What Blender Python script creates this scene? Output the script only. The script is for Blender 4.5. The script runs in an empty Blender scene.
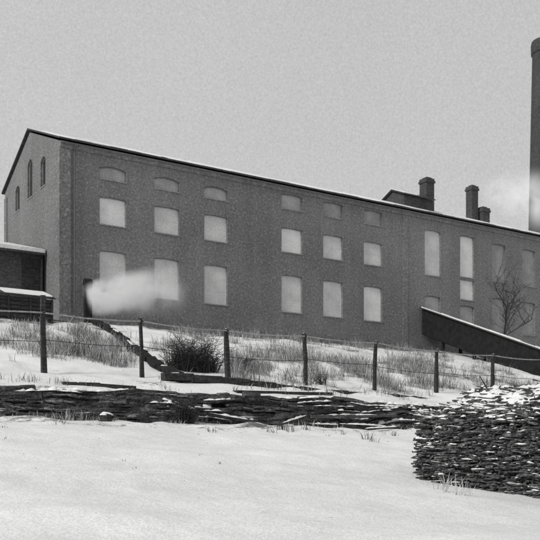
import bpy, bmesh, math, random
from mathutils import Vector, Matrix, noise
random.seed(7)
R=random.random
def U(a,b): return a+(b-a)*random.random()
TH=math.radians(32.25); C=math.cos(TH); S=math.sin(TH)
CX,CY=-15.2,-45.98
F=845.0; HZ=453.0
scene=bpy.context.scene
col=scene.collection
def P(px,s):
    u=(px-270)/F; Y=(s-CY)/(C-S*u); return CX+Y*(S+C*u), Y
def ZP(py,Y): return (HZ-py)*Y/F
def CL(X,Y): return CX+X*C+Y*S, CY-X*S+Y*C

# ---------------------------------------------------------------- materials
def new_mat(name):
    m=bpy.data.materials.new(name); m.use_nodes=True
    nt=m.node_tree; b=nt.nodes['Principled BSDF']; return m,nt,b
def noise_node(nt,pos,scale,detail=4,rough=.6,dist=0):
    n=nt.nodes.new('ShaderNodeTexNoise'); n.inputs['Scale'].default_value=scale
    n.inputs['Detail'].default_value=detail; n.inputs['Roughness'].default_value=rough
    n.inputs['Distortion'].default_value=dist
    nt.links.new(pos,n.inputs['Vector']); return n.outputs['Fac']
def ramp(nt,fac,stops):
    r=nt.nodes.new('ShaderNodeValToRGB')
    e=r.color_ramp.elements
    e[0].position=stops[0][0]; e[0].color=(*[stops[0][1]]*3,1)
    e[1].position=stops[-1][0]; e[1].color=(*[stops[-1][1]]*3,1)
    for p,c in stops[1:-1]:
        x=e.new(p); x.color=(c,c,c,1)
    nt.links.new(fac,r.inputs['Fac']); return r.outputs['Color']
def mixc(nt,mode,fac,a,b):
    m=nt.nodes.new('ShaderNodeMix'); m.data_type='RGBA'; m.blend_type=mode
    if isinstance(fac,(int,float)): m.inputs['Factor'].default_value=fac
    else: nt.links.new(fac,m.inputs['Factor'])
    for k,v in (('A',a),('B',b)):
        i=[s for s in m.inputs if s.name==k and s.type=='RGBA'][0]
        if isinstance(v,(int,float)): i.default_value=(v,v,v,1)
        else: nt.links.new(v,i)
    return [o for o in m.outputs if o.type=='RGBA'][0]
def mathn(nt,op,a,b=0.0,clamp=False):
    m=nt.nodes.new('ShaderNodeMath'); m.operation=op; m.use_clamp=clamp
    for i,v in enumerate((a,b)):
        if isinstance(v,(int,float)): m.inputs[i].default_value=v
        else: nt.links.new(v,m.inputs[i])
    return m.outputs[0]
def bump(nt,b,h,strength=.5,dist=.05):
    n=nt.nodes.new('ShaderNodeBump'); n.inputs['Strength'].default_value=strength; n.inputs['Distance'].default_value=dist
    nt.links.new(h,n.inputs['Height']); nt.links.new(n.outputs['Normal'],b.inputs['Normal'])
def position(nt): return nt.nodes.new('ShaderNodeNewGeometry').outputs['Position']
def gen_mat(name,lo,hi,scale=3,rough=.9,bs=.4,bd=.03,grain=.3,stretch=None,frost_haze=0,fs=3,ft=.56):
    m,nt,b=new_mat(name); pos=position(nt)
    if stretch:
        mp=nt.nodes.new('ShaderNodeMapping'); mp.inputs['Scale'].default_value=stretch
        nt.links.new(pos,mp.inputs['Vector']); p2=mp.outputs[0]
    else: p2=pos
    n=noise_node(nt,p2,scale,4,.65)
    c=ramp(nt,n,[(.3,lo),(.7,hi)])
    g=noise_node(nt,pos,14,1,.9)
    gc=ramp(nt,g,[(.3,1-grain),(.7,1+grain)])
    c=mixc(nt,'MULTIPLY',1.0,c,gc)
    if frost_haze:
        fr=noise_node(nt,p2,fs,4,.7)
        c=mixc(nt,'MIX',ramp(nt,fr,[(ft,0),(ft+.1,frost_haze)]),c,.7)
    nt.links.new(c,b.inputs['Base Color']); b.inputs['Roughness'].default_value=rough
    b.inputs['Specular IOR Level'].default_value=.2
    if bs: bump(nt,b,n,bs,bd)
    return m

def brick_mat(name,base,var,mortar,frost_haze=.4,thr=.56):
    m,nt,b=new_mat(name); pos=position(nt)
    sp=nt.nodes.new('ShaderNodeSeparateXYZ'); nt.links.new(pos,sp.inputs[0])
    xy=mathn(nt,'ADD',sp.outputs[0],sp.outputs[1])
    cb=nt.nodes.new('ShaderNodeCombineXYZ'); nt.links.new(xy,cb.inputs[0]); nt.links.new(sp.outputs[2],cb.inputs[1])
    br=nt.nodes.new('ShaderNodeTexBrick'); nt.links.new(cb.outputs[0],br.inputs['Vector'])
    br.inputs['Scale'].default_value=1; br.inputs['Brick Width'].default_value=.25; br.inputs['Row Height'].default_value=.075
    br.inputs['Mortar Size'].default_value=.008
    for k,v in (('Color1',base-var),('Color2',base+var),('Mortar',mortar)): br.inputs[k].default_value=(v,v,v,1)
    big=ramp(nt,noise_node(nt,pos,.12,4,.6),[(.3,.78),(.7,1.26)])
    mp=nt.nodes.new('ShaderNodeMapping'); mp.inputs['Scale'].default_value=(1.6,1.6,.15); nt.links.new(pos,mp.inputs['Vector'])
    st=ramp(nt,noise_node(nt,mp.outputs[0],.8,3,.6),[(.32,.92),(.68,1.08)])
    c=mixc(nt,'MULTIPLY',1,br.outputs['Color'],big); c=mixc(nt,'MULTIPLY',1,c,st)
    gr=noise_node(nt,pos,7,2,.9)
    c=mixc(nt,'MULTIPLY',1,c,ramp(nt,gr,[(.3,.66),(.7,1.34)]))
    fr=noise_node(nt,pos,8,1,.6)
    c=mixc(nt,'MIX',ramp(nt,fr,[(thr,0),(thr+.15,frost_haze)]),c,.42)  # pale frost speckle doubles as haze over the walls, painted into the brick
    nt.links.new(c,b.inputs['Base Color']); b.inputs['Roughness'].default_value=.92; b.inputs['Specular IOR Level'].default_value=.15
    return m

def snow_mat(name):
    m,nt,b=new_mat(name); pos=position(nt)
    n=noise_node(nt,pos,2.2,4,.65); g=noise_node(nt,pos,22,2,.8)
    c=ramp(nt,n,[(.25,.68),(.75,.85)]); c=mixc(nt,'MULTIPLY',1,c,ramp(nt,g,[(.3,.78),(.7,1.08)]))
    nt.links.new(c,b.inputs['Base Color']); b.inputs['Roughness'].default_value=.8; b.inputs['Specular IOR Level'].default_value=.2
    bump(nt,b,n,.5,.12); return m
def ground_mat():
    m,nt,b=new_mat('snowy_ground'); pos=position(nt)
    at=nt.nodes.new('ShaderNodeAttribute'); at.attribute_name='dirt'
    n=noise_node(nt,pos,1.7,5,.65); n2=noise_node(nt,pos,6,4,.75); g=noise_node(nt,pos,30,1,.9); n3=noise_node(nt,pos,.35,3,.6)
    sn=ramp(nt,n,[(.25,.73),(.75,.84)]); sn=mixc(nt,'MULTIPLY',1,sn,ramp(nt,g,[(.3,.78),(.7,1.12)]))
    sn=mixc(nt,'MULTIPLY',1,sn,ramp(nt,n3,[(.3,.86),(.7,1.04)]))
    soil=ramp(nt,n2,[(.3,.04),(.55,.12),(.75,.28)])
    v=mathn(nt,'ADD',mathn(nt,'MULTIPLY',n,.45),mathn(nt,'MULTIPLY',n2,.55))
    v=mathn(nt,'ADD',v,at.outputs['Fac']); f=ramp(nt,v,[(.86,0),(1.02,1)])
    c=mixc(nt,'MIX',f,sn,soil)
    nt.links.new(c,b.inputs['Base Color']); b.inputs['Roughness'].default_value=.85; b.inputs['Specular IOR Level'].default_value=.15
    bump(nt,b,n,.35,.14); return m

M={}
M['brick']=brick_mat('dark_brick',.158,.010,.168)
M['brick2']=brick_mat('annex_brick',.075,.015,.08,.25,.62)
M['stack']=brick_mat('chimney_brick',.05,.01,.055,.16,.62)
M['trim']=brick_mat('cornice_brick',.135,.012,.14)
M['roof']=gen_mat('slate_roof',.035,.07)
M['snow']=snow_mat('snow_cover')
M['ground']=ground_mat()
M['wood']=gen_mat('dark_timber',.015,.06,4,stretch=(1,1,4),bs=.6)
M['woodg']=gen_mat('weathered_timber',.05,.15,5,stretch=(.5,1,6),bs=.6,grain=.4)
M['rail']=gen_mat('frosted_rail',.2,.36,3,bs=0,grain=.3)
M['plank']=gen_mat('revetment_boards',.012,.12,2.4,stretch=(.5,1,3),bs=.9,bd=.08,grain=.6,frost_haze=.75,fs=2.3,ft=.60)
M['pane1']=gen_mat('pale_pane',.60,.74,1.5,rough=.6,bs=.05,grain=.14)
M['pane2']=gen_mat('grey_pane',.46,.62,.9,rough=.6,bs=.05,grain=.18)
M['pane4']=gen_mat('attic_pane',.27,.40,1.2,rough=.6,bs=.05,grain=.2)
M['pane3']=gen_mat('dim_pane',.22,.32,1.5,rough=.6,bs=.05,grain=.2)
M['pane0']=gen_mat('dark_pane',.015,.04,1.5,rough=.3,bs=.05)
M['frame']=gen_mat('painted_frame',.38,.52,3,grain=.15)
M['framed']=gen_mat('dark_frame',.2,.28,3)
M['sill']=gen_mat('stone_sill',.2,.3,3)
M['iron']=gen_mat('black_iron',.02,.05,4,rough=.6)
M['pipe']=gen_mat('painted_pipe',.09,.12,4,rough=.6)
M['log']=gen_mat('split_wood',.012,.16,8,bs=.6,grain=.6)
M['core']=gen_mat('black_wood_gap_shade',.008,.02,3)  # near-black: dark timber, and shade painted into gaps between stacked pieces
M['grass']=gen_mat('dry_grass',.12,.36,2,grain=.5,bs=0)
M['twig']=gen_mat('bare_twigs',.02,.06,4,bs=0)
M['twig2']=gen_mat('frosted_twigs',.03,.07,4,bs=0)
M['pale']=gen_mat('pale_stalks',.4,.6,4,bs=0)

# ---------------------------------------------------------------- mesh helper
class MB:
    def __init__(s): s.v=[]; s.f=[]; s.m=[]
    def add(s,vs,fs,mi=0):
        o=len(s.v); s.v+= [tuple(v) for v in vs]; s.f+=[tuple(i+o for i in f) for f in fs]; s.m+=[mi]*len(fs)
    def box(s,x0,x1,y0,y1,z0,z1,mi=0):
        s.add([(x0,y0,z0),(x1,y0,z0),(x1,y1,z0),(x0,y1,z0),(x0,y0,z1),(x1,y0,z1),(x1,y1,z1),(x0,y1,z1)],
              [(3,2,1,0),(4,5,6,7),(0,1,5,4),(1,2,6,5),(2,3,7,6),(3,0,4,7)],mi)
    def beam(s,a,b,w,h,mi=0,roll=0,jit=0,w2=None,h2=None):
        a=Vector(a); b=Vector(b); d=(b-a).normalized()
        up=Vector((0,0,1)) if abs(d.z)<.95 else Vector((0,1,0))
        r=d.cross(up).normalized(); u=r.cross(d)
        if roll: q=Matrix.Rotation(roll,3,d); r=q@r; u=q@u
        w2=w if w2 is None else w2; h2=h if h2 is None else h2
        vs=[]
        for p,ww,hh in((a,w,h),(b,w2,h2)):
            for i,j in((-1,-1),(1,-1),(1,1),(-1,1)):
                vs.append(p+r*(i*ww/2+U(-jit,jit))+u*(j*hh/2+U(-jit,jit)))
        s.add(vs,[(3,2,1,0),(4,5,6,7),(0,1,5,4),(1,2,6,5),(2,3,7,6),(3,0,4,7)],mi)
    def tube(s,a,b,r1,r2,n=6,mi=0,caps=True):
        a=Vector(a); b=Vector(b); d=(b-a).normalized()
        up=Vector((0,0,1)) if abs(d.z)<.95 else Vector((0,1,0))
        r=d.cross(up).normalized(); u=r.cross(d); vs=[]
        for p,q in((a,r1),(b,r2)):
            for i in range(n):
                t=2*math.pi*i/n; vs.append(p+r*math.cos(t)*q+u*math.sin(t)*q)
        fs=[(i,(i+1)%n,n+(i+1)%n,n+i) for i in range(n)]
        if caps: fs+=[tuple(range(n-1,-1,-1)),tuple(range(n,2*n))]
        s.add(vs,fs,mi)
    def blob(s,a,b,w,h,mi=0):
        a=Vector(a); b=Vector(b); d=b-a; l=d.length; d.normalize()
        r=d.cross(Vector((0,0,1))).normalized(); u=r.cross(d)
        ns=max(3,min(14,int(l/.09))); vs=[]; K=6
        for i in range(ns+1):
            t=i/ns; e=math.sin(math.pi*(.06+.88*t))**.5*U(.5,1.15)
            p=a+d*l*t+r*U(-.15,.15)*w
            for k in range(K):
                q=math.pi*k/(K-1); vs.append(p+r*math.cos(q)*w/2*e*U(.8,1.1)+u*(math.sin(q)*h*e*U(.8,1.1)-.012))
        fs=[(i*K+k,i*K+k+1,(i+1)*K+k+1,(i+1)*K+k) for i in range(ns) for k in range(K-1)]
        fs+=[tuple(range(K)),tuple(ns*K+k for k in range(K-1,-1,-1))]
        s.add(vs,fs,mi)
    def prism(s,prof,x0,x1,mi=0):
        n=len(prof)
        vs=[(x0,y,z) for y,z in prof]+[(x1,y,z) for y,z in prof]
        fs=[tuple(range(n-1,-1,-1)),tuple(range(n,2*n))]+[(i,(i+1)%n,n+(i+1)%n,n+i) for i in range(n)]
        s.add(vs,fs,mi)
    def obj(s,name,mats,origin=(0,0,0),parent=None,label=None,cat=None,smooth=False,**kw):
        o3=Vector(origin)
        me=bpy.data.meshes.new(name); me.from_pydata([tuple(Vector(v)-o3) for v in s.v],[],s.f)
        if not isinstance(mats,(list,tuple)): mats=[mats]
        for m in mats: me.materials.append(m)
        me.polygons.foreach_set('material_index',s.m)
        bm=bmesh.new(); bm.from_mesh(me); bmesh.ops.recalc_face_normals(bm,faces=bm.faces); bm.to_mesh(me); bm.free()
        if smooth: me.polygons.foreach_set('use_smooth',[True]*len(me.polygons))
        return mk(name,me,origin,parent,label,cat,**kw)
def wl(o):
    v=Vector(o.location)
    while o.parent: o=o.parent; v+=Vector(o.location)
    return v
def mk(name,data,origin,parent=None,label=None,cat=None,**kw):
    o=bpy.data.objects.new(name,data); col.objects.link(o)
    if parent is not None:
        o.parent=parent; o.location=Vector(origin)-wl(parent)
    else: o.location=origin
    if label: o['label']=label
    if cat: o['category']=cat
    for k,v in kw.items(): o[k]=v
    return o
def empty(name,origin,label,cat,**kw):
    return mk(name,None,origin,None,label,cat,**kw)

# ---------------------------------------------------------------- terrain
prof=[(-220,-1.8),(-60,-1.7),(-46,-1.6),(-37,-1.12),(-33,-.62),(-29,.02),(-26,.5),(-23.5,.84),(-21.65,.95),(-21.35,1.92),(-20,2.28),(-18.2,2.65),(-10,4.9),(-5,6.3),(-2,7.02),(-.6,7.28),(0,7.3),(2000,7.3)]
def zprof(s):
    for (a,za),(b,zb) in zip(prof,prof[1:]):
        if s<=b:
            return za+(zb-za)*(s-a)/(b-a)
    return 7.3
def gz(x,s):
    k=min(1,max(0,(x-6.6)/2.2)); k=k*k*(3-2*k)
    if -24.5<s<-19:
        zz=zprof(-24.5)+(zprof(-19)-zprof(-24.5))*(s+24.5)/5.5
        z=zprof(s)*(1-k)+zz*k
    else: z=zprof(s)
    a=1.0 if s<-2 else max(0,min(1,-s/2))
    far=1 if abs(x)<80 else 0
    nz=noise.noise(Vector((x*.23,s*.23,1.3)))*.13+noise.noise(Vector((x*.7,s*.7,5.1)))*.06+noise.noise(Vector((x*2.1,s*2.1,8)))*.022
    if s>-20.5: nz+=noise.noise(Vector((x*.9,s*.9,3.7)))*.10
    if s<-22: nz+=noise.noise(Vector((x*.35+4,s*.35,3.7)))*.07
    if -24.3<s<-21.6: nz+=max(0,noise.noise(Vector((x*.9,s*.6,11))))*.25
    return z+nz*a*far
def axis(lo,hi,step,outer):
    a=[-v for v in reversed([x for x in outer if -x<lo])]; n=int((hi-lo)/step)
    return a+[lo+i*step for i in range(n+1)]+[v for v in outer if v>hi]
xs=axis(-24,44,.25,[30,40,60,90,150,300,700,1500])
ss=[-220,-150,-100,-70,-56,-50]+[-46+.22*i for i in range(int(46/.22)+1)]+[0.1,2,6,12,20,40,90,200,500,1200,2000]
ss=sorted(set([s for s in ss]+[-21.65,-21.35]))
verts=[(x,s,gz(x,s)) for s in ss for x in xs]; nx=len(xs)
faces=[(j*nx+i,j*nx+i+1,(j+1)*nx+i+1,(j+1)*nx+i) for j in range(len(ss)-1) for i in range(nx-1)]
me=bpy.data.meshes.new('ground'); me.from_pydata(verts,[],faces); me.materials.append(M['ground'])
me.polygons.foreach_set('use_smooth',[True]*len(me.polygons))
at=me.attributes.new('dirt','FLOAT','POINT')
def clump(x,s): return noise.noise(Vector((x*.5,s*.4,2.2)))+.5*noise.noise(Vector((x*1.3,s*1.3,6)))
def dirt(x,s):
    if s<-24: return .2+ .10*max(0,noise.noise(Vector((x*.3,s*.3,2))))+.14*max(0,1-abs(s+24)/2.0)
    if s<-21.3: return .38+.22*noise.noise(Vector((x*.8,s*.8,2)))
    if s<-18.5: return .24+.34*noise.noise(Vector((x*.45,s*.5,9)))
    if s<-.4:
        base=.30+.26*clump(x,s)
        if x>1 and s<-8: base+=.06
        if s>-2.5: base+=.15
        return base
    return .3
at.data.foreach_set('value',[dirt(v[0],v[1]) for v in verts])
mk('ground',me,(0,0,0),kind='structure')

# ---------------------------------------------------------------- factory building
L=64.0; D=11.4; B=7.0; EZ=17.38; SL=.40
fac=empty('factory_building',(0,0,7.3),'long three-storey dark brick factory with snowy gabled roof on the bank','building')
def arch(w,h,rise,n=8):
    pts=[(-w/2,0),(w/2,0)]
    if rise<=0: return pts+[(w/2,h),(-w/2,h)]
    for i in range(n+1):
        t=i/n; x=w/2-w*t; pts.append((x,h-rise+rise*(1-(2*t-1)**2)))
    return pts
W=[]
ts=[3.12,6.53,9.86,15.51,18.84,22.3]
for i,t in enumerate(ts):
    if i<3: W.append((t,15.70,1.66,.76,.16,'pane4','framed'))
    else: W.append((t,15.92,1.6,.98,.06,'pane4' if i==3 else 'pane3','framed'))
    W.append((t,13.1,1.62,1.58,.04,['pane1','pane2','pane2','pane1','pane2','pane2'][i],'frame'))
    W.append((t,9.2,1.62,2.4,.05,['pane2','pane2','pane2','pane2','pane2','pane1'][i],'frame'))
W+=[(27.9,13.0,1.55,3.3,.06,'pane2','frame'),(31.4,13.25,1.45,3.1,.06,'pane1','frame'),(31.4,11.55,1.45,1.5,.0,'pane1','frame'),
    (34.8,13.3,1.5,2.9,.06,'pane3','framed'),(31.4,9.4,1.45,1.7,.06,'pane4','framed'),(34.8,9.4,1.45,2.6,.06,'pane3','framed'),
    (27.9,9.2,1.5,2.3,.06,'pane4','framed'),(38.2,13.3,1.5,2.9,.06,'pane3','framed'),(38.2,9.4,1.5,2.6,.06,'pane3','framed'),(41.6,13.3,1.5,2.9,.06,'pane3','framed')]
G=[(3.08,15.65,.95,1.75,.25),(5.7,15.65,1.0,2.35,.3),(8.4,15.5,.95,1.6,.25)]
wall=MB(); wall.prism([(0,B),(D,B),(D,EZ),(D/2,EZ+SL*D/2),(0,EZ)],0,L)
cut=MB()
def ext(mb,outline,fn,d0,d1,mi=0):
    n=len(outline)
    vs=[fn(u,v,d0) for u,v in outline]+[fn(u,v,d1) for u,v in outline]
    mb.add(vs,[tuple(range(n-1,-1,-1)),tuple(range(n,2*n))]+[(i,(i+1)%n,n+(i+1)%n,n+i) for i in range(n)],mi)
def ring(mb,o1,o2,fn,d0,d1,mi=0):
    n=len(o1)
    A=[fn(u,v,d0) for u,v in o1]; Bv=[fn(u,v,d0) for u,v in o2]; Cc=[fn(u,v,d1) for u,v in o1]; Dd=[fn(u,v,d1) for u,v in o2]
    fs=[]
    for i in range(n):
        j=(i+1)%n
        fs+=[(i,j,n+j,n+i),(2*n+i,3*n+i,3*n+j,2*n+j),(i,2*n+i,2*n+j,j),(n+i,n+j,3*n+j,3*n+i)]
    mb.add(A+Bv+Cc+Dd,fs,mi)
for t,zb,w,h,r,pm,fm in W:
    ext(cut,arch(w,h,r),lambda u,v,d,t=t,zb=zb:(t+u,d,zb+v),-.5,.24)
for s_,zb,w,h,r in G:
    ext(cut,arch(w,h,r),lambda u,v,d,s_=s_,zb=zb:(d,s_-u,zb+v),-.5,.24)
wo=wall.obj('wall',M['brick'],(0,0,7.3),fac)
co=cut.obj('cutter',M['brick'],(0,0,7.3))
bo=wo.modifiers.new('b','BOOLEAN'); bo.operation='DIFFERENCE'; bo.object=co; bo.solver='EXACT'
bpy.context.view_layer.update()
dg=bpy.context.evaluated_depsgraph_get()
nm=bpy.data.meshes.new_from_object(wo.evaluated_get(dg)); wo.modifiers.clear(); wo.data=nm
bpy.data.objects.remove(co)
def inset(o,w,h,k):
    return [(u*(w-2*k)/w, k+v*(h-2*k)/h) for u,v in o]
def window(fn,w,h,r,pm,fm,org,lintel=True,bars=True):
    o=arch(w-.01,h-.01,r); k=.05
    mb=MB(); ring(mb,o,inset(o,w,h,k),fn,.12,.2)
    root=mb.obj('window',M[fm],org,fac)
    mb=MB()
    ext(mb,inset(o,w,h,k+.001),fn,.15,.21); mb.obj('pane',M[pm],org,root)
    if bars:
        mb=MB()
        def bx(u0,u1,v0,v1,d0=.143,d1=.148):
            ext(mb,[(u0,v0),(u1,v0),(u1,v1),(u0,v1)],fn,d0,d1)
        bx(-.016,.016,k,h-k-r*.1)
        n=3 if h>2 else (2 if h>1.2 else 1)
        for i in range(1,n): 
            z=k+(h-2*k)*i/n; bx(-w/2+k,-.018,z-.01,z+.01,.144); bx(.018,w/2-k,z-.01,z+.01,.144)
        mb.obj('glazing_bar',M[pm],org,root)
    mb=MB(); ext(mb,[(-w/2-.03,-.06),(w/2+.03,-.06),(w/2+.03,-.004),(-w/2-.03,-.004)],fn,-.04,.12); 
    mb.obj('sill',M['sill'],org,root)
for t,zb,w,h,r,pm,fm in W:
    window(lambda u,v,d,t=t,zb=zb:(t+u,d,zb+v),w,h,r,pm,fm,(t,0,zb))
for s_,zb,w,h,r in G:
    window(lambda u,v,d,s_=s_,zb=zb:(d,s_-u,zb+v),w,h,r,'pane0','framed',(0,s_,zb))
def roofprof(off,th,ey):
    z0=17.46-SL*(ey-.4)+off
    rz=z0+SL*(5.7+ey)
    return [(-ey,z0),(5.7,rz),(11.4+ey,z0),(11.4+ey,z0-th),(5.7,rz-th),(-ey,z0-th)]
mb=MB(); mb.prism(roofprof(0,.10,.30),-.16,L+.4); roof=mb.obj('roof',M['roof'],(0,0,17.4),fac)
mb=MB(); 
x=-.15
while x<L:
    x2=min(L,x+U(.4,2)); mb.prism(roofprof(.02+U(-.015,.03),.02,.27+U(-.08,.02)),x,x2-.002); x=x2
mb.obj('roof_snow',M['snow'],(0,0,17.5),roof)
mb=MB()
mb.box(.0,L,-.07,-.002,17.02,17.25); mb.box(0,L,-.14,-.002,17.253,17.36)
mb.obj('cornice',M['brick'],(0,0,17.2),fac)
for bx in ((-.06,.6,-.05,-.002),(-.06,-.002,0,.6),(-.06,-.002,D-.6,D),(25.0,25.5,-.03,-.002)):
    mb=MB(); mb.box(*bx,B,17.0); mb.obj('pilaster',M['brick'],(bx[0],bx[2],B),fac)
mb=MB(); mb.tube((.8,-.1,8),(.8,-.1,16.9),.045,.045,8); mb.tube((.8,-.1,16.9),(.8,-.25,17.3),.045,.045,8)
mb.obj('downpipe',M['pipe'],(.8,-.1,8),fac)
mb=MB(); mb.box(.62,L,-.04,-.002,B,7.8); mb.obj('plinth',M['trim'],(0,0,B),fac)
def chim(x,y,w,z0,z1,name='chimney'):
    mb=MB(); h=w/2
    mb.box(x-h,x+h,y-h,y+h,z0,z1-.35)
    mb.box(x-h-.07,x+h+.07,y-h-.07,y+h+.07,z1-.35,z1-.18)
    mb.box(x-h-.02,x+h+.02,y-h-.02,y+h+.02,z1-.179,z1)
    mb.box(x-h+.15,x+h-.15,y-h+.15,y+h-.15,z1+.001,z1+.12)
    return mb.obj(name,M['stack'],(x,y,z0),roof)
chim(32.6,5.7,.84,18.8,22.4)
chim(37.75,5.7,.72,18.8,22.65)
chim(38.8,5.5,.85,18.6,20.9)
mb=MB()
mb.prism([(4.4,18.4),(7.0,18.4),(7.0,20.25),(5.7,20.8),(4.4,20.25)],29.0,32.0)
mon=mb.obj('roof_monitor',M['stack'],(30,5.7,18.8),roof)
mb=MB(); mb.prism([(4.15,20.2),(5.7,20.86),(7.25,20.2),(7.25,20.3),(5.7,20.98),(4.15,20.3)],28.8,32.1)
mb.obj('monitor_roof',M['roof'],(30,5.7,20.3),mon)
mb=MB(); mb.prism([(4.15,20.31),(5.7,20.99),(7.25,20.31),(7.25,20.35),(5.7,21.03),(4.15,20.35)],28.8,30.2)
mb.obj('monitor_snow',M['snow'],(30,5.7,20.4),mon)

# ---------------------------------------------------------------- tall chimney
cx,Yc=P(545,15); base=Vector((cx,15,7.3)); topz=ZP(42,Yc)
tc=empty('factory_chimney',base,'tall round dark brick factory chimney standing behind the works','chimney')
mb=MB(); N=28; 
levels=[(7.0,2.15),(11,2.1),(11.01,1.98),(topz-1.4,1.32),(topz-1.3,1.44),(topz-.3,1.47),(topz,1.40),(topz,.95),(topz-1,.9)]
vs=[];fs=[]
for z,r in levels:
    for i in range(N):
        a=2*math.pi*i/N; vs.append((cx+r*math.cos(a),15+r*math.sin(a),z))
for k in range(len(levels)-1):
    for i in range(N): fs.append((k*N+i,k*N+(i+1)%N,(k+1)*N+(i+1)%N,(k+1)*N+i))
fs.append(tuple((len(levels)-1)*N+i for i in range(N)))
mb.add(vs,fs); mb.obj('shaft',M['stack'],base,tc)

# ---------------------------------------------------------------- annex
an=empty('brick_annex',(-8,3,7.3),'low brick annex with snow-covered lean-to roof beside the gable wall','building')
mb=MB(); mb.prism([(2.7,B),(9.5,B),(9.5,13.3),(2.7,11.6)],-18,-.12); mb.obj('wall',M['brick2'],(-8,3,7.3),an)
mb=MB(); mb.prism([(2.25,11.55),(9.8,13.45),(9.8,13.32),(2.25,11.42)],-18.3,-.105); r2=mb.obj('roof',M['roof'],(-8,3,11.6),an)
mb=MB(); mb.prism([(2.3,11.78),(9.7,13.72),(9.7,13.43),(2.3,11.567)],-18.2,-.11); mb.obj('roof_snow',M['snow'],(-8,3,11.7),r2)
mb=MB(); mb.box(-1.35,-.3,2.62,2.697,7.3,11.2); mb.obj('door',M['wood'],(-.8,2.65,7.3),an)
mb=MB(); mb.tube((-.25,2.5,7.4),(-.25,2.5,11.3),.08,.08,8); mb.obj('downpipe',M['iron'],(-.25,2.5,7.4),an)
for xx in (-4.6,-8.5):
    mb=MB(); mb.box(xx-.5,xx+.5,2.63,2.698,8.9,10.2); mb.obj('window',M['pane0'],(xx,2.65,8.9),an)

# ---------------------------------------------------------------- bunker
gx0,gx1=-4.9,-1.5; gy0,gy1=-3.4,-1.9
bn=empty('storage_bunker',(-3.2,-2.6,6.6),'slatted dark timber bunker with snow on its sloping lid','bunker')
mb=MB()
for i in range(6): mb.box(gx0,gx1,gy0-.02*(i%2),gy0+.05,6.6+i*.21,6.6+i*.21+.175)
for i in range(6): mb.box(gx1-.05,gx1+.015*(i%2),gy0+.06,gy1,6.55+i*.21,6.55+i*.21+.17)
for xx in(gx0,gx0+1.1,gx0+2.2,gx1-.1): mb.box(xx,xx+.1,gy0-.07,gy0-.022,6.5,7.85)
mb.box(gx0+.1,gx1-.07,gy0+.06,gy1,6.5,7.75)
mb.obj('side_boards',M['wood'],(-3.2,-2.6,6.6),bn)
mb=MB(); mb.prism([(gy0-.15,7.85),(gy1+.1,8.38),(gy1+.1,8.46),(gy0-.15,7.93)],gx0-.1,gx1+.1); ld=mb.obj('lid',M['wood'],(-3.2,-2.6,8),bn)
mb=MB(); mb.prism([(gy0+.05,8.01),(gy1+.05,8.455),(gy1+.05,8.53),(gy0+.1,8.08)],gx0+1.0,gx1+.0); mb.obj('lid_snow',M['snow'],(-3.2,-2.6,8),ld)

# ---------------------------------------------------------------- steam vent + steam
vx,vY=P(88,-1.2)
vt=empty('steam_vent',(vx,-1.2,7.1),'narrow boarded steam vent with a cap, blowing white steam','vent')
mb=MB()
for i in range(3): mb.box(vx-.2+i*.13,vx-.2+i*.13+.125,-1.36-.01*(i%2),-1.2,6.8,9.3)
mb.box(vx-.19,vx+.18,-1.199,-1.03,6.8,9.3)
mb.obj('casing',M['core'],(vx,-1.2,7),vt)
mb=MB(); mb.prism([(-1.42,9.29),(-.98,9.29),(-1.02,9.5),(-1.2,9.62),(-1.38,9.5)],vx-.22,vx+.2); mb.obj('cap',M['core'],(vx,-1.2,9.4),vt)
mb=MB(); mb.tube((vx+.19,-1.2,8.7),(vx+.42,-1.2,8.72),.1,.1,10); mb.obj('outlet_pipe',M['iron'],(vx+.19,-1.2,8.7),vt)

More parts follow.
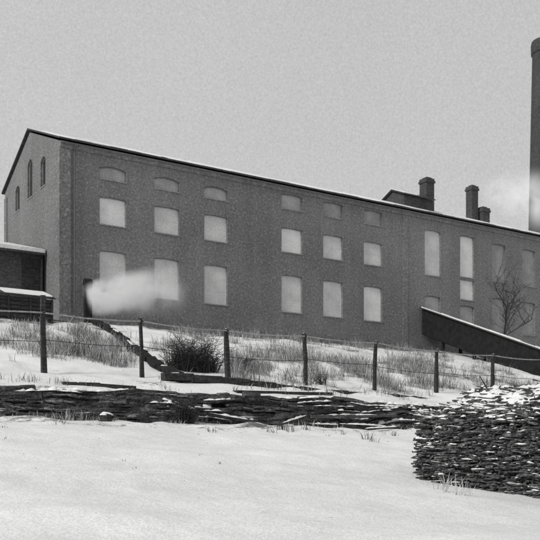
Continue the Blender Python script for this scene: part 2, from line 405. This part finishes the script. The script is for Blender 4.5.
def steam(name,loc,scale,dens,rot,label,nsc,cat='steam',em=.2,r0=.28,rg=.7,thinp=2.4,off=0):
    bm=bmesh.new(); bmesh.ops.create_icosphere(bm,subdivisions=3,radius=1.1)
    me=bpy.data.meshes.new(name); bm.to_mesh(me); bm.free()
    m=bpy.data.materials.new(name); m.use_nodes=True; nt=m.node_tree; nt.nodes.clear()
    out=nt.nodes.new('ShaderNodeOutputMaterial'); vs=nt.nodes.new('ShaderNodeVolumePrincipled')
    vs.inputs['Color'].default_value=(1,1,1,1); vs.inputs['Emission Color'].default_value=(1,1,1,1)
    nt.links.new(vs.outputs[0],out.inputs['Volume'])
    tc=nt.nodes.new('ShaderNodeTexCoord')
    sp=nt.nodes.new('ShaderNodeSeparateXYZ'); nt.links.new(tc.outputs['Object'],sp.inputs[0])
    t=mathn(nt,'MULTIPLY',mathn(nt,'ADD',sp.outputs[0],1.0),.5,True)
    rad=mathn(nt,'ADD',r0,mathn(nt,'MULTIPLY',t,rg))
    n=noise_node(nt,position(nt),nsc,3,.65,.3)
    n2=noise_node(nt,position(nt),nsc*.45,1,.5)
    zz=mathn(nt,'ADD',mathn(nt,'ADD',sp.outputs[2],off),mathn(nt,'MULTIPLY',mathn(nt,'SUBTRACT',n2,.5),.6))
    r2=mathn(nt,'ADD',mathn(nt,'POWER',mathn(nt,'ABSOLUTE',zz),2.0),mathn(nt,'MULTIPLY',mathn(nt,'POWER',mathn(nt,'ABSOLUTE',sp.outputs[1]),2.0),.5))
    rr=mathn(nt,'DIVIDE',mathn(nt,'SQRT',r2),rad)
    fall=mathn(nt,'POWER',mathn(nt,'SUBTRACT',1.0,rr,True),1.6)
    st=mathn(nt,'MULTIPLY',t,12,True)
    thin=mathn(nt,'POWER',mathn(nt,'SUBTRACT',1.0,t,True),thinp)
    nn=mathn(nt,'MULTIPLY',mathn(nt,'SUBTRACT',n,.34,True),5)
    d=mathn(nt,'MULTIPLY',mathn(nt,'MULTIPLY',fall,nn),mathn(nt,'MULTIPLY',mathn(nt,'MULTIPLY',thin,st),dens))
    nt.links.new(d,vs.inputs['Density'])
    nt.links.new(mathn(nt,'MULTIPLY',d,em),vs.inputs['Emission Strength'])  # added glow stands in for light scattered many times inside the vapour
    me.materials.append(m)
    o=mk(name,me,loc,None,label,cat,kind='stuff'); o.scale=scale; o.rotation_euler=rot
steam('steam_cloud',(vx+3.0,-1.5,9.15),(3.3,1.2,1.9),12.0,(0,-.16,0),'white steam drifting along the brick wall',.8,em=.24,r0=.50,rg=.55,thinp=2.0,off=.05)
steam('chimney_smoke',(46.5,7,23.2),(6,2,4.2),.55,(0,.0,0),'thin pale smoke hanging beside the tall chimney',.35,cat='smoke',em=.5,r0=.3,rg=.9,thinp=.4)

# ---------------------------------------------------------------- inclined covered chute
ch=empty('covered_chute',(28,-7,5),'dark boarded covered chute sloping down the bank with snow on top','chute')
cxa,_=P(421,0); 
def zt(s): return 10.55+s*.385
def zb_(s): return zt(s)-1.9
mb=MB(); s0=-.12; k=0
while s0>-17:
    s1=s0-.24
    for xx,dz in ((cxa,0),(cxa+2.1,.65)):
        j=.003*(k%2)
        mb.add([(xx-j,s0,zb_(s0)),(xx-j,s1+.002,zb_(s1)),(xx-j,s1+.002,zt(s1)-.1-dz),(xx-j,s0,zt(s0)-.1-dz),(xx+.05,s0,zb_(s0)),(xx+.05,s1+.002,zb_(s1)),(xx+.05,s1+.002,zt(s1)-.1-dz),(xx+.05,s0,zt(s0)-.1-dz)],
           [(0,1,2,3),(4,5,6,7),(0,1,5,4),(1,2,6,5),(2,3,7,6),(3,0,4,7)])
    s0=s1; k+=1
mb.beam((cxa+1.07,-.1,zb_(-.1)),(cxa+1.07,-17,zb_(-17)),2.0,.08)
mb.obj('side_boards',M['core'],(28,-7,5),ch)
def slab(mb,s0,s1,x0,x1,o0,o1):
    f=lambda x,s,o:(x,s,zt(s)-.3*(x-cxa)+o)
    vs=[f(x0,s0,o0),f(x1,s0,o0),f(x1,s1,o0),f(x0,s1,o0),f(x0,s0,o1),f(x1,s0,o1),f(x1,s1,o1),f(x0,s1,o1)]
    mb.add(vs,[(3,2,1,0),(4,5,6,7),(0,1,5,4),(1,2,6,5),(2,3,7,6),(3,0,4,7)])
mb=MB(); slab(mb,-.1,-17.2,cxa-.2,cxa+2.35,-.09,-.01); rr=mb.obj('roof',M['roof'],(28,-7,8),ch)
mb=MB()
s0=-.15
while s0>-17:
    s1=max(-17.1,s0-U(.5,1.4)); slab(mb,s0,s1+.002,cxa-.2+U(0,.1),cxa+2.3,-.005,U(.05,.12)); s0=s1
mb.obj('roof_snow',M['snow'],(28,-7,8),rr)
for s_ in(-2,-5,-8,-11,-14):
    for xx in (cxa+.25,cxa+1.95):
        mb=MB(); mb.beam((xx,s_,gz(xx,s_)-.4),(xx,s_,zb_(s_)-.05),.18,.18); mb.obj('trestle_post',M['core'],(xx,s_,gz(xx,s_)),ch)

# ---------------------------------------------------------------- fence
fe=empty('bank_fence',(5,-18.2,2.65),'dark timber post-and-rail fence along the foot of the snowy bank','fence')
tops={}
heights=[2.2,2.2,2.62,2.17,2.05,2.15,2.1,1.97,2.0,2.0,2.0]
for i,k in enumerate(range(-3,8)):
    x=-3.03+3.52*k; g=gz(x,-18.2); zt_=2.62+heights[i]; ln=U(-.12,.12)
    mb=MB(); h=zt_; mx=x+ln*.5+U(-.03,.03); w=U(.12,.15)
    mb.beam((x,-18.2,g-.3),(mx,-18.2,(g+h)/2),w*1.1,w,jit=.02,w2=w,h2=w)
    mb.beam((mx,-18.2,(g+h)/2-.01),(x+ln,-18.2,h),w,w,jit=.018,w2=w*.8,h2=w*.8)
    mb.obj('post',M['wood'],(x,-18.2,g),fe)
    mb=MB(); mb.blob((x+ln-.05,-18.2,h),(x+ln+.05,-18.2,h),.09,.04); mb.obj('snow_cap',M['snow'],(x,-18.2,h),fe)
    tops[k]=(x+ln*.9,min(4.66,h-.08),g)
for k in range(-3,7):
    a=tops[k]; b=tops[k+1]
    def rail(dz,w,h,mat,sag):
        mb=MB(); n=5; pr=None
        for i in range(n+1):
            t=i/n; p=(a[0]-.05+(b[0]-a[0]+.1)*t,-18.3,a[1]+dz+(b[1]-a[1])*t-sag*math.sin(math.pi*t)+U(-.012,.012))
            if pr: mb.beam(pr,p,w,h)
            pr=p
        mb.obj('rail',M[mat],(a[0],-18.3,a[1]),fe)
    rail(0,.04,.045,'rail',.07)
    rail(-.95+U(-.06,.06),.018,.02,'wood',.06)

# ---------------------------------------------------------------- timber revetment
rv=empty('timber_revetment',(-3,-21.6,1),'low revetment of rough stacked dark boards dusted with snow','retaining wall')
mb=MB(); sn=MB()
x_end=8.0
mb.box(-20,x_end-.4,-21.55,-21.25,.5,1.66,1)
def wobf(x,row): return noise.noise(Vector((x*.35,0,row*.12)))*.26+noise.noise(Vector((x*1.6,3,row*.4)))*.05
for row in range(11):
    z=.78+row*.108; x=-20+U(0,1)
    while x<x_end-(row*.12):
        l=U(.5,2.6)
        if R()<.14 and row>6: x+=U(.3,1.1); continue
        x2=min(x+l,x_end+U(-.3,.3)); yy=-21.60-U(0,.12)-(10-row)*.035
        if x2>x+.15:
            n=max(1,int((x2-x)/.35)); hh=U(.09,.17); ww=U(.14,.26); rl=U(-.4,.4)
            pr=None
            for q in range(n+1):
                xx=x+(x2-x)*q/n; p=(xx,yy+U(-.04,.04),z+wobf(xx,row)+U(-.025,.025))
                if pr: mb.beam(pr,p,ww*U(.8,1.1),hh*U(.75,1.1),0,roll=rl,jit=.022)
                pr=p
        x=x2+U(-.08,.02)
def follow(x,l,yy,zf,w,h):
    n=max(2,int(l/.3)); 
    for q in range(n):
        xa=x+l*q/n; xb=x+l*(q+1)/n+.06
        if R()<.12: continue
        sn.blob((xa,yy+U(-.04,.04),zf(xa)),(xb,yy+U(-.04,.04),zf(xb)),w*U(.6,1.2),h*U(.5,1.3))
for i in range(46):
    row=random.choice([3,5,6,7,8,9,10]); x=U(-16,8) if R()<.3 else U(.5,8)
    follow(x,U(.5,2.4),-21.72-(10-row)*.035,lambda q,row=row:.78+row*.108+wobf(q,row)+.05,U(.2,.34),U(.05,.11))
for i in range(70):
    x=U(-14,8); sn.blob((x,-21.5,1.86+U(-.06,.05)),(x+U(.6,2.4),-21.45,1.86+U(-.06,.05)),U(.25,.5),U(.06,.13))
mb.obj('boards',[M['plank'],M['core']],(-3,-21.6,1),rv)
sn.obj('snow',M['snow'],(-3,-21.6,1),rv,smooth=True,kind='stuff')

# flume and drain
fl=empty('wooden_flume',(5,-19.5,2.5),'long dark wooden flume lying below the fence, edged with snow','flume')
mb=MB(); sn=MB(); xa,_=P(163,-19.5); xb,_=P(432,-19.5); n=11
for i in range(n):
    a=i/n; b=(i+1)/n
    p=lambda q:(xa+(xb-xa)*q,-19.5+.06*math.sin(q*15),2.64-.50*q+.04*math.sin(q*9))
    mb.beam(p(a),p(b-.001),.34,.26,jit=.03)
    A=p(a); B_=p(b)
    if i%3!=1: sn.blob((A[0]+U(.1,.4),-19.42,A[2]+.12),(B_[0]-U(0,.5),-19.42,B_[2]+.12),.26,U(.04,.08))
mb.obj('trough',M['wood'],(5,-19.5,2.5),fl); sn.obj('snow',M['snow'],(5,-19.5,2.6),fl,smooth=True,kind='stuff')
for i in range(8):
    q=(i+.5)/8; x=xa+(xb-xa)*q; mb=MB(); mb.beam((x,-19.6,1.6),(x,-19.6,2.42-.50*q),.12,.12); mb.obj('support',M['wood'],(x,-19.6,2),fl)
dr=empty('bank_drain',(1,-10,5),'narrow dark timber drain running down the snowy bank','drain')
pts=[(93,-1.6),(112,-6.5),(132,-11.5),(150,-14.6),(165,-16.6),(178,-18.9)]
def dpx(s):
    for (p1,s1),(p2,s2) in zip(pts,pts[1:]):
        if s<=s1 and s>=s2: return p1+(p2-p1)*(s-s1)/(s2-s1)
    return None
mb=MB(); sn=MB()
for (p1,s1),(p2,s2) in zip(pts,pts[1:]):
    for q in range(3):
        f1=q/3; f2=(q+1.02)/3
        xa1,_=P(p1+(p2-p1)*f1,s1+(s2-s1)*f1); xb1,_=P(p1+(p2-p1)*f2,s1+(s2-s1)*f2)
        sa=s1+(s2-s1)*f1; sb=s1+(s2-s1)*f2
        mb.beam((xa1,sa,gz(xa1,sa)+.12),(xb1,sb,gz(xb1,sb)+.12),.36,.24,jit=.05)
        if R()<.3: sn.blob((xa1+.1,sa,gz(xa1,sa)+.22),(xb1+.1,sb,gz(xb1,sb)+.22),.22,.05)
mb.obj('boards',M['core'],(1,-10,5),dr); sn.obj('snow',M['snow'],(1,-10,5),dr,smooth=True,kind='stuff')

def plank(px1,s1,px2,s2,z1,z2,w=.16,h=.06,lab='snow-dusted loose board lying against the revetment'):
    x1,_=P(px1,s1); x2,_=P(px2,s2); a=(x1,s1,gz(x1,s1)+z1); b=(x2,s2,gz(x2,s2)+z2)
    pl=empty('plank',a,lab,'plank',group='loose boards by the revetment')
    mb=MB(); m=(Vector(a)+Vector(b))/2+Vector((0,0,U(-.04,.02))); mb.beam(a,m,w,h,jit=.02); mb.beam(m-(m-Vector(a))*.01,b,w*.98,h*.95,jit=.015); mb.obj('board',M['woodg' if R()<.3 else 'wood'],a,pl)
    A=Vector(a);Bv=Vector(b); d=Bv-A; mb=MB(); p=A+d*.08; q=A+d*U(.5,.92); o=Vector((0,.0,h/2-.01))
    mb.blob(p+o,q+o,w*1.0,.07); mb.obj('snow',M['snow'],a,pl,smooth=True)
plank(278,-22.4,332,-22.0,.02,.65,.09,.08,'pale pole leaning up against the revetment')
plank(296,-22.7,352,-22.5,.0,.08,.25,.14); plank(335,-22.5,405,-22.7,.05,.0,.3,.16)
plank(360,-22.9,428,-22.6,-.03,.06,.25,.12); plank(310,-22.2,395,-22.1,.38,.5,.2,.1)
plank(205,-22.2,262,-22.4,.3,.1,.2,.1)
plank(62,-20.6,135,-20.9,.02,.03,.3,.12); plank(235,-20.9,330,-20.7,.0,.02,.3,.12)
sx,_=P(105,-23.0)
st=empty('tree_stump',(sx,-23,.9),'small broken stump topped with snow below the revetment','stump')
mb=MB(); g=gz(sx,-23); mb.tube((sx,-23,g-.1),(sx+.05,-23,g+.2),.2,.15,9); mb.tube((sx+.1,-23,g),(sx+.3,-23.05,g+.2),.06,.04); mb.obj('trunk',M['wood'],(sx,-23,g),st)
mb=MB(); mb.blob((sx-.16,-23,g+.18),(sx+.24,-23,g+.18),.3,.12); mb.obj('snow_cap',M['snow'],(sx,-23,g+.3),st,smooth=True)

# ---------------------------------------------------------------- vegetation
def blade(mb,x,s,h,w,lean,z=None,mi=0):
    z=gz(x,s)-.03 if z is None else z
    a=U(0,6.28); dx=math.cos(a)*lean*h; dy=math.sin(a)*lean*h
    b=U(0,6.28); b=b if R()<.5 else -TH; wx=math.cos(b)*w/2; wy=math.sin(b)*w/2
    m=(x+dx*.35,s+dy*.35,z+h*.6); t=(x+dx,s+dy,z+h)
    mb.add([(x-wx,s-wy,z),(x+wx,s+wy,z),(m[0]+wx*.8,m[1]+wy*.8,m[2]),(m[0]-wx*.8,m[1]-wy*.8,m[2]),t],[(0,1,2,3),(3,2,4)],mi)
mb=MB()
def patch(px0,px1,s0,s1,n,h0,h1,pw=(.008,.02),thr=.0):
    c=0
    while c<n:
        px=U(px0,px1); s=U(s0,s1); x,_=P(px,s)
        q=dpx(s)
        if q and abs(px-q)<10: continue
        nn=clump(x,s)
        if nn+U(-.08,.08)<thr: continue
        k=random.randint(3,8); hs=.7+max(0,nn)*1.3
        for q in range(k):
            blade(mb,x+U(-.2,.2),s+U(-.2,.2),U(h0,h1)*hs,U(*pw),U(.05,.8),mi=0 if R()<.62 else (1 if R()<.65 else 2))
        c+=1
patch(228,425,-17.8,-8,1150,.2,.8,thr=.04)
patch(55,138,-16.5,-7,420,.3,.85,thr=.02)
patch(-5,60,-16.5,-6,260,.25,.7,thr=.05)
patch(150,240,-15,-5,180,.2,.6,thr=.12)
patch(170,450,-5,-.8,360,.2,.6,thr=.06)
patch(425,545,-18,-4,480,.2,.7,thr=.08)
patch(0,430,-21,-18,170,.08,.35)
patch(0,430,-23.0,-22.1,110,.08,.25)
mb.obj('dry_grass',[M['grass'],M['twig'],M['pale']],(5,-10,5),None,'dead reeds and dry grass poking through the snow on the bank','grass',kind='stuff')
mb=MB()
def tuft(px,py_s,n,h,mi,sp=.15):
    x,_=P(px,py_s)
    for q in range(n): blade(mb,x+U(-sp,sp),py_s+U(-sp,sp),U(.4,1)*h,U(.008,.018),U(.05,.9),mi=mi)
for px,s,n,h in ((280,-24.3,26,.45),(290,-24.6,20,.35),(306,-24.2,16,.35),(272,-24.8,12,.3),(365,-27,14,.35),(372,-27.4,10,.3),(212,-25,10,.25),(60,-24.4,10,.25),(340,-25.6,8,.25),(395,-25,12,.3)):
    tuft(px,s,n,h,0)
for px,s,n,h in ((445,-34.2,16,.45),(460,-34.6,14,.42),(437,-33.8,8,.35),(470,-34.7,8,.35)): tuft(px,s,n,h,1,.1)
for i in range(60):
    px=U(-10,440); s=-23.5-9*R()**2; tuft(px,s,random.randint(1,4),U(.04,.11),0,.08)
mb.obj('dead_weeds',[M['twig'],M['pale']],(0,-25,0),None,'sparse dead weed stalks standing in the open snow','weeds',kind='stuff')

def grow(mb,p,d,l,r,depth,maxd,spread=.6):
    n=4; q=Vector(p); dd=Vector(d)
    for i in range(n):
        dd=(dd+Vector((U(-1,1),U(-1,1),U(-.3,.5)))*.22).normalized(); e=q+dd*l/n
        (mb[0] if depth<1 else mb[1]).tube(q,e,r*(1-.22*i/n),r*(1-.22*(i+1)/n),5 if depth<2 else 3,0,False)
        if depth<maxd and (i>0 or depth>0):
            for k in range(2 if (i<3 and depth<2) or i==3 else 1):
                a=Vector((U(-1.3,1.3),U(-1,1),U(.0,.9))).normalized()
                grow(mb,e,(dd*(1-spread)+a*spread).normalized(),l*U(.4,.75),max(.012,r*.5),depth+1,maxd,spread)
        q=e
def tree(px,s,h,name,label,cat,maxd=3):
    x,_=P(px,s); g=gz(x,s); rt=empty(name,(x,s,g),label,cat)
    A=MB();Bm=MB(); grow((A,Bm),(x,s,g-.1),(0.05,0,1),h*.6,h*.012,0,maxd,.68)
    A.obj('trunk',M['twig'],(x,s,g),rt); Bm.obj('crown',M['twig2'],(x,s,g),rt)
tree(500,-3.5,6.4,'bare_tree','leafless young tree standing beside the factory wall','tree',3)
def shrub(px,s,w,h,n,label):
    x,_=P(px,s); g=gz(x,s); rt=empty('shrub',(x,s,g),label,'shrub')
    A=MB()
    for i in range(n):
        bx=x+U(-.35,.35)*w; by=s+U(-.3,.3); a=U(0,6.28); l=U(.35,1)**1.2*h; sp=U(.1,1)*w*.5
        p0=Vector((bx,by,g-.05)); p1=p0+Vector((math.cos(a)*sp*.4,math.sin(a)*sp*.3,l*.55)); p2=p0+Vector((math.cos(a)*sp,math.sin(a)*sp*.6,l*U(.7,1)))
        A.tube(p0,p1,.016,.011,3,0,False); A.tube(p1,p2,.011,.004,3,0,False)
        for k in range(7):
            q=p1.lerp(p2,R()) if k%2 else p0.lerp(p1,U(.3,1)); e=q+Vector((U(-.35,.35),U(-.3,.3),U(-.1,.25))); A.tube(q,e,.009,.004,3,0,False)
    A.obj('branches',M['twig'],(x,s,g),rt)
shrub(198,-15.8,2.2,1.8,220,'dense dark leafless shrub on the snowy bank')
shrub(178,-15.7,1.2,1.4,80,'small dark leafless shrub beside the drain')
shrub(247,-15.2,1.3,.8,26,'low leafless shrub among dead reeds')
shrub(320,-17.3,1.0,.6,16,'low leafless shrub among dead reeds')
shrub(183,-22.15,.75,1.0,90,'dark tangled shrub growing against the timber revetment')
shrub(345,-22.1,.8,.6,50,'low dark shrub growing against the timber revetment')

# ---------------------------------------------------------------- woodpile
p0=Vector((*CL(3.22,17.9),0)); p1=Vector((*CL(8.4,14.5),0)); fv=(p1-p0).normalized(); gv=Vector((-fv.y,fv.x,0))
if gv.dot(p0-Vector((CX,CY,0)))<0: gv=-gv
LP=(p1-p0).length
base=Vector((p0.x,p0.y,gz(p0.x,p0.y)))
wp=empty('woodpile',base,'large stacked heap of split firewood capped with snow','woodpile')
def ztop(a):
    return .35+.97*math.sqrt(min(1,max(0,a+.08)/1.0)) + (.02*(a-.9) if a>.9 else 0) + .02*math.sin(a*3.1)
SH=.55; SD=1.2
def topz_(a,dp):
    k=max(0,1-dp/SD); return ztop(a)-SH*k**2.0
def setback(a,z):
    e=ztop(a)-z
    if e>=SH: return 0
    return SD*(1-math.sqrt(max(0,e)/SH))
def leftedge(z,zg):
    k=(z-zg)/(1.75); 
    return -.02-.14*math.sin(math.pi*min(1,max(0,k)))+ (.4*((k-.62)/.38)**2 if k>.62 else 0)
mb=MB(); sn=MB()
def piece(c,yaw,pitch,l,w,h,snowy,mi=0,big=1):
    d=Vector(gv); d=Matrix.Rotation(yaw,3,'Z')@d; d.z=math.sin(pitch); d.normalize()
    r=d.cross(Vector((0,0,1))).normalized(); u=r.cross(d)
    rol=U(-.7,.7); q=Matrix.Rotation(rol,3,d); r2=q@r; u2=q@u
    k=random.choice([4,5,6,7]); sec=[]; o=U(0,6); flat=U(.4,1) if R()<.5 else 1
    for i in range(k):
        a=o+2*math.pi*(i+U(-.15,.15))/k; b=math.sin(a)*h/2*U(.85,1.1)
        if b<0: b*=flat
        sec.append((math.cos(a)*w/2*U(.85,1.1),b))
    vs=[]; bend=U(-.045,.045)
    for e,sc,bd in((-.5,U(.6,.95),0),(-.46,1,0),(0,1,bend),(.5,.7,0)):
        for a,b in sec: vs.append(c+d*l*e+r2*(a*sc+bd)+u2*(b*sc+bd*.5))
    fs=[tuple(range(k-1,-1,-1)),tuple(range(3*k,4*k))]
    for j in range(3): fs+=[(j*k+i,j*k+(i+1)%k,(j+1)*k+(i+1)%k,(j+1)*k+i) for i in range(k)]
    mb.add(vs,fs,mi)
    if snowy:
        t=c+Vector((0,0,h*.38)); a=t-d*l*.5; b=t+d*l*U(-.2,.4)
        sn.blob(a,b,w*U(.7,1.4)*big,U(.015,.04)*big)
za=-1.2
while za<1.75:
    a=leftedge(za,base.z)+U(0,.12)
    while a<LP:
        P3=p0+fv*a; g=gz(P3.x,P3.y)
        t_=R()
        if t_<.65: w=U(.022,.055); h=w*U(.7,1)
        else: w=U(.06,.13); h=U(.03,.06)
        if za>g-.1 and za<ztop(a)-.01:
            near=a-leftedge(za,base.z); sb=setback(a,za); onTop=sb>.1
            side=R()<.5
            yaw=U(-.6,.6) if not side else random.choice([-1,1])*U(.9,1.6)
            if near<.3: yaw=U(-1.4,-.3)
            l=U(.35,.6) if not side else U(.25,.8)
            c=P3+gv*(sb+(.24+U(-.12,.09) if not side else .05+U(-.07,.08)))+Vector((0,0,za+noise.noise(Vector((a*.8,za*.5,0)))*.1+U(-.025,.025)))
            if near<.5 and side: c+=fv*.2
            e=ztop(a)-za
            sp_=.20+.35*noise.noise(Vector((a*1.5,za*2.5,3)))+max(0,.35*(1-e/.9))
            piece(c,yaw,U(-.2,.2),l,w,h,R()<(sp_ if not onTop else .6),0,1 if e>.8 else 1.5)
        a+=w*U(.85,1.3)
    za+=.04
hv=[]; n=24; dps=(.28,.28,.5,.8,1.2,2.6,2.6)
for i in range(n+1):
    a=.25+(LP-.25)*i/n; q=p0+fv*a
    for j,dep in enumerate(dps):
        z=-1.4 if j in(0,6) else max(base.z+.2,topz_(a,max(0,dep-.25))-.12)
        v=q+gv*dep; hv.append((v.x,v.y,z))
K=len(dps); fs=[]
for i in range(n):
    for k in range(K): fs.append((i*K+k,i*K+(k+1)%K,(i+1)*K+(k+1)%K,(i+1)*K+k))
fs+=[tuple(range(K)),tuple(n*K+k for k in range(K))]
mb.add(hv,fs,1)  # near-black hull gives the gaps between logs their shade by colour
for i in range(800):
    z=U(base.z-.2,1.1); dep=U(.1,2.5); q=p0+fv*(leftedge(z,base.z)+U(.05,.16))+gv*dep
    if z<ztop(.1): piece(q+Vector((0,0,z)),U(-1.9,-1.2),0,U(.3,.5),U(.04,.12),U(.03,.06),R()<.3)
mb.obj('logs',[M['log'],M['core']],base,wp)
vs=[];fs=[]; na=170; nd=70
for i in range(na+1):
    a=.12+(LP-.12)*i/na
    for j in range(nd+1):
        dp=.02+2.6*(j/nd)**1.3; q=p0+fv*a+gv*(dp+.08)
        n1=noise.noise(Vector((a*2.2,dp*2.2,7))); n2=noise.noise(Vector((a*6,dp*6,1))); n3=noise.noise(Vector((a*15,dp*15,1)))
        z=topz_(a,dp)+.10+n1*.08+n2*.07+n3*.035
        z-=max(0,.25-dp)*.3
        vs.append((q.x+U(-.008,.008),q.y,z))
for i in range(na):
    for j in range(nd): fs.append((i*(nd+1)+j,(i+1)*(nd+1)+j,(i+1)*(nd+1)+j+1,i*(nd+1)+j+1))
cap=MB(); cap.add(vs,fs); cap.obj('snow_cap',M['snow'],base,wp,smooth=True)
sn.obj('snow_dusting',M['snow'],base,wp,smooth=True,kind='stuff')
mb=MB()
for i in range(330):
    a=U(.2,LP-.2); dp=U(0,1.4); q=p0+fv*a+gv*dp; z=topz_(a,max(0,dp-.1))+U(.04,.14); d=(fv*U(-1,1)+gv*U(-.7,.4)+Vector((0,0,U(-.12,.10)))).normalized()
    c=Vector((q.x,q.y,z)); mb.tube(c,c+d*U(.1,.4),U(.008,.022),U(.006,.015),5)
mb.obj('stray_sticks',M['log'],base,wp,kind='stuff')

# ---------------------------------------------------------------- sky, sun, camera
w=bpy.data.worlds.new('World'); scene.world=w; w.use_nodes=True; nt=w.node_tree
bg=nt.nodes['Background']; sky=nt.nodes.new('ShaderNodeTexSky'); sky.sky_type='NISHITA'; sky.sun_disc=False
sd=Vector((-.985,-.17,.0)).normalized(); el=math.radians(33)
sky.sun_elevation=el; sky.sun_rotation=math.atan2(sd.x,sd.y)
bw=nt.nodes.new('ShaderNodeRGBToBW'); nt.links.new(sky.outputs[0],bw.inputs[0])
tcn=nt.nodes.new('ShaderNodeTexCoord')
n1=noise_node(nt,tcn.outputs['Generated'],430,3,.9); n2=noise_node(nt,tcn.outputs['Generated'],2.5,3,.5)
v=mixc(nt,'MIX',.88,bw.outputs[0],6.5)
v=mixc(nt,'MULTIPLY',1,v,ramp(nt,n1,[(.3,.82),(.7,1.10)])); v=mixc(nt,'MULTIPLY',1,v,ramp(nt,n2,[(.3,.94),(.7,1.02)]))
nt.links.new(v,bg.inputs['Color']); bg.inputs['Strength'].default_value=.1
sl=bpy.data.lights.new('sun','SUN'); sl.energy=2.5; sl.angle=math.radians(14); sl.color=(1,.99,.98)
so=bpy.data.objects.new('sun',sl); col.objects.link(so)
dirv=-(Vector((sd.x*math.cos(el),sd.y*math.cos(el),math.sin(el))))
so.rotation_euler=dirv.to_track_quat('-Z','Y').to_euler(); so.location=(-20,-30,40)
cam=bpy.data.cameras.new('camera'); cob=bpy.data.objects.new('camera',cam); col.objects.link(cob)
cob.location=(CX,CY,0); cob.rotation_euler=(math.pi/2,0,-TH)
cam.sensor_width=36; cam.lens=F/540*36; cam.shift_y=(HZ-270)/540; cam.clip_end=5000; cam.clip_start=.1
cam.dof.use_dof=True; cam.dof.focus_distance=16.5; cam.dof.aperture_fstop=2.8
scene.camera=cob
scene.view_settings.view_transform='Standard'; scene.view_settings.look='None'; scene.view_settings.exposure=0
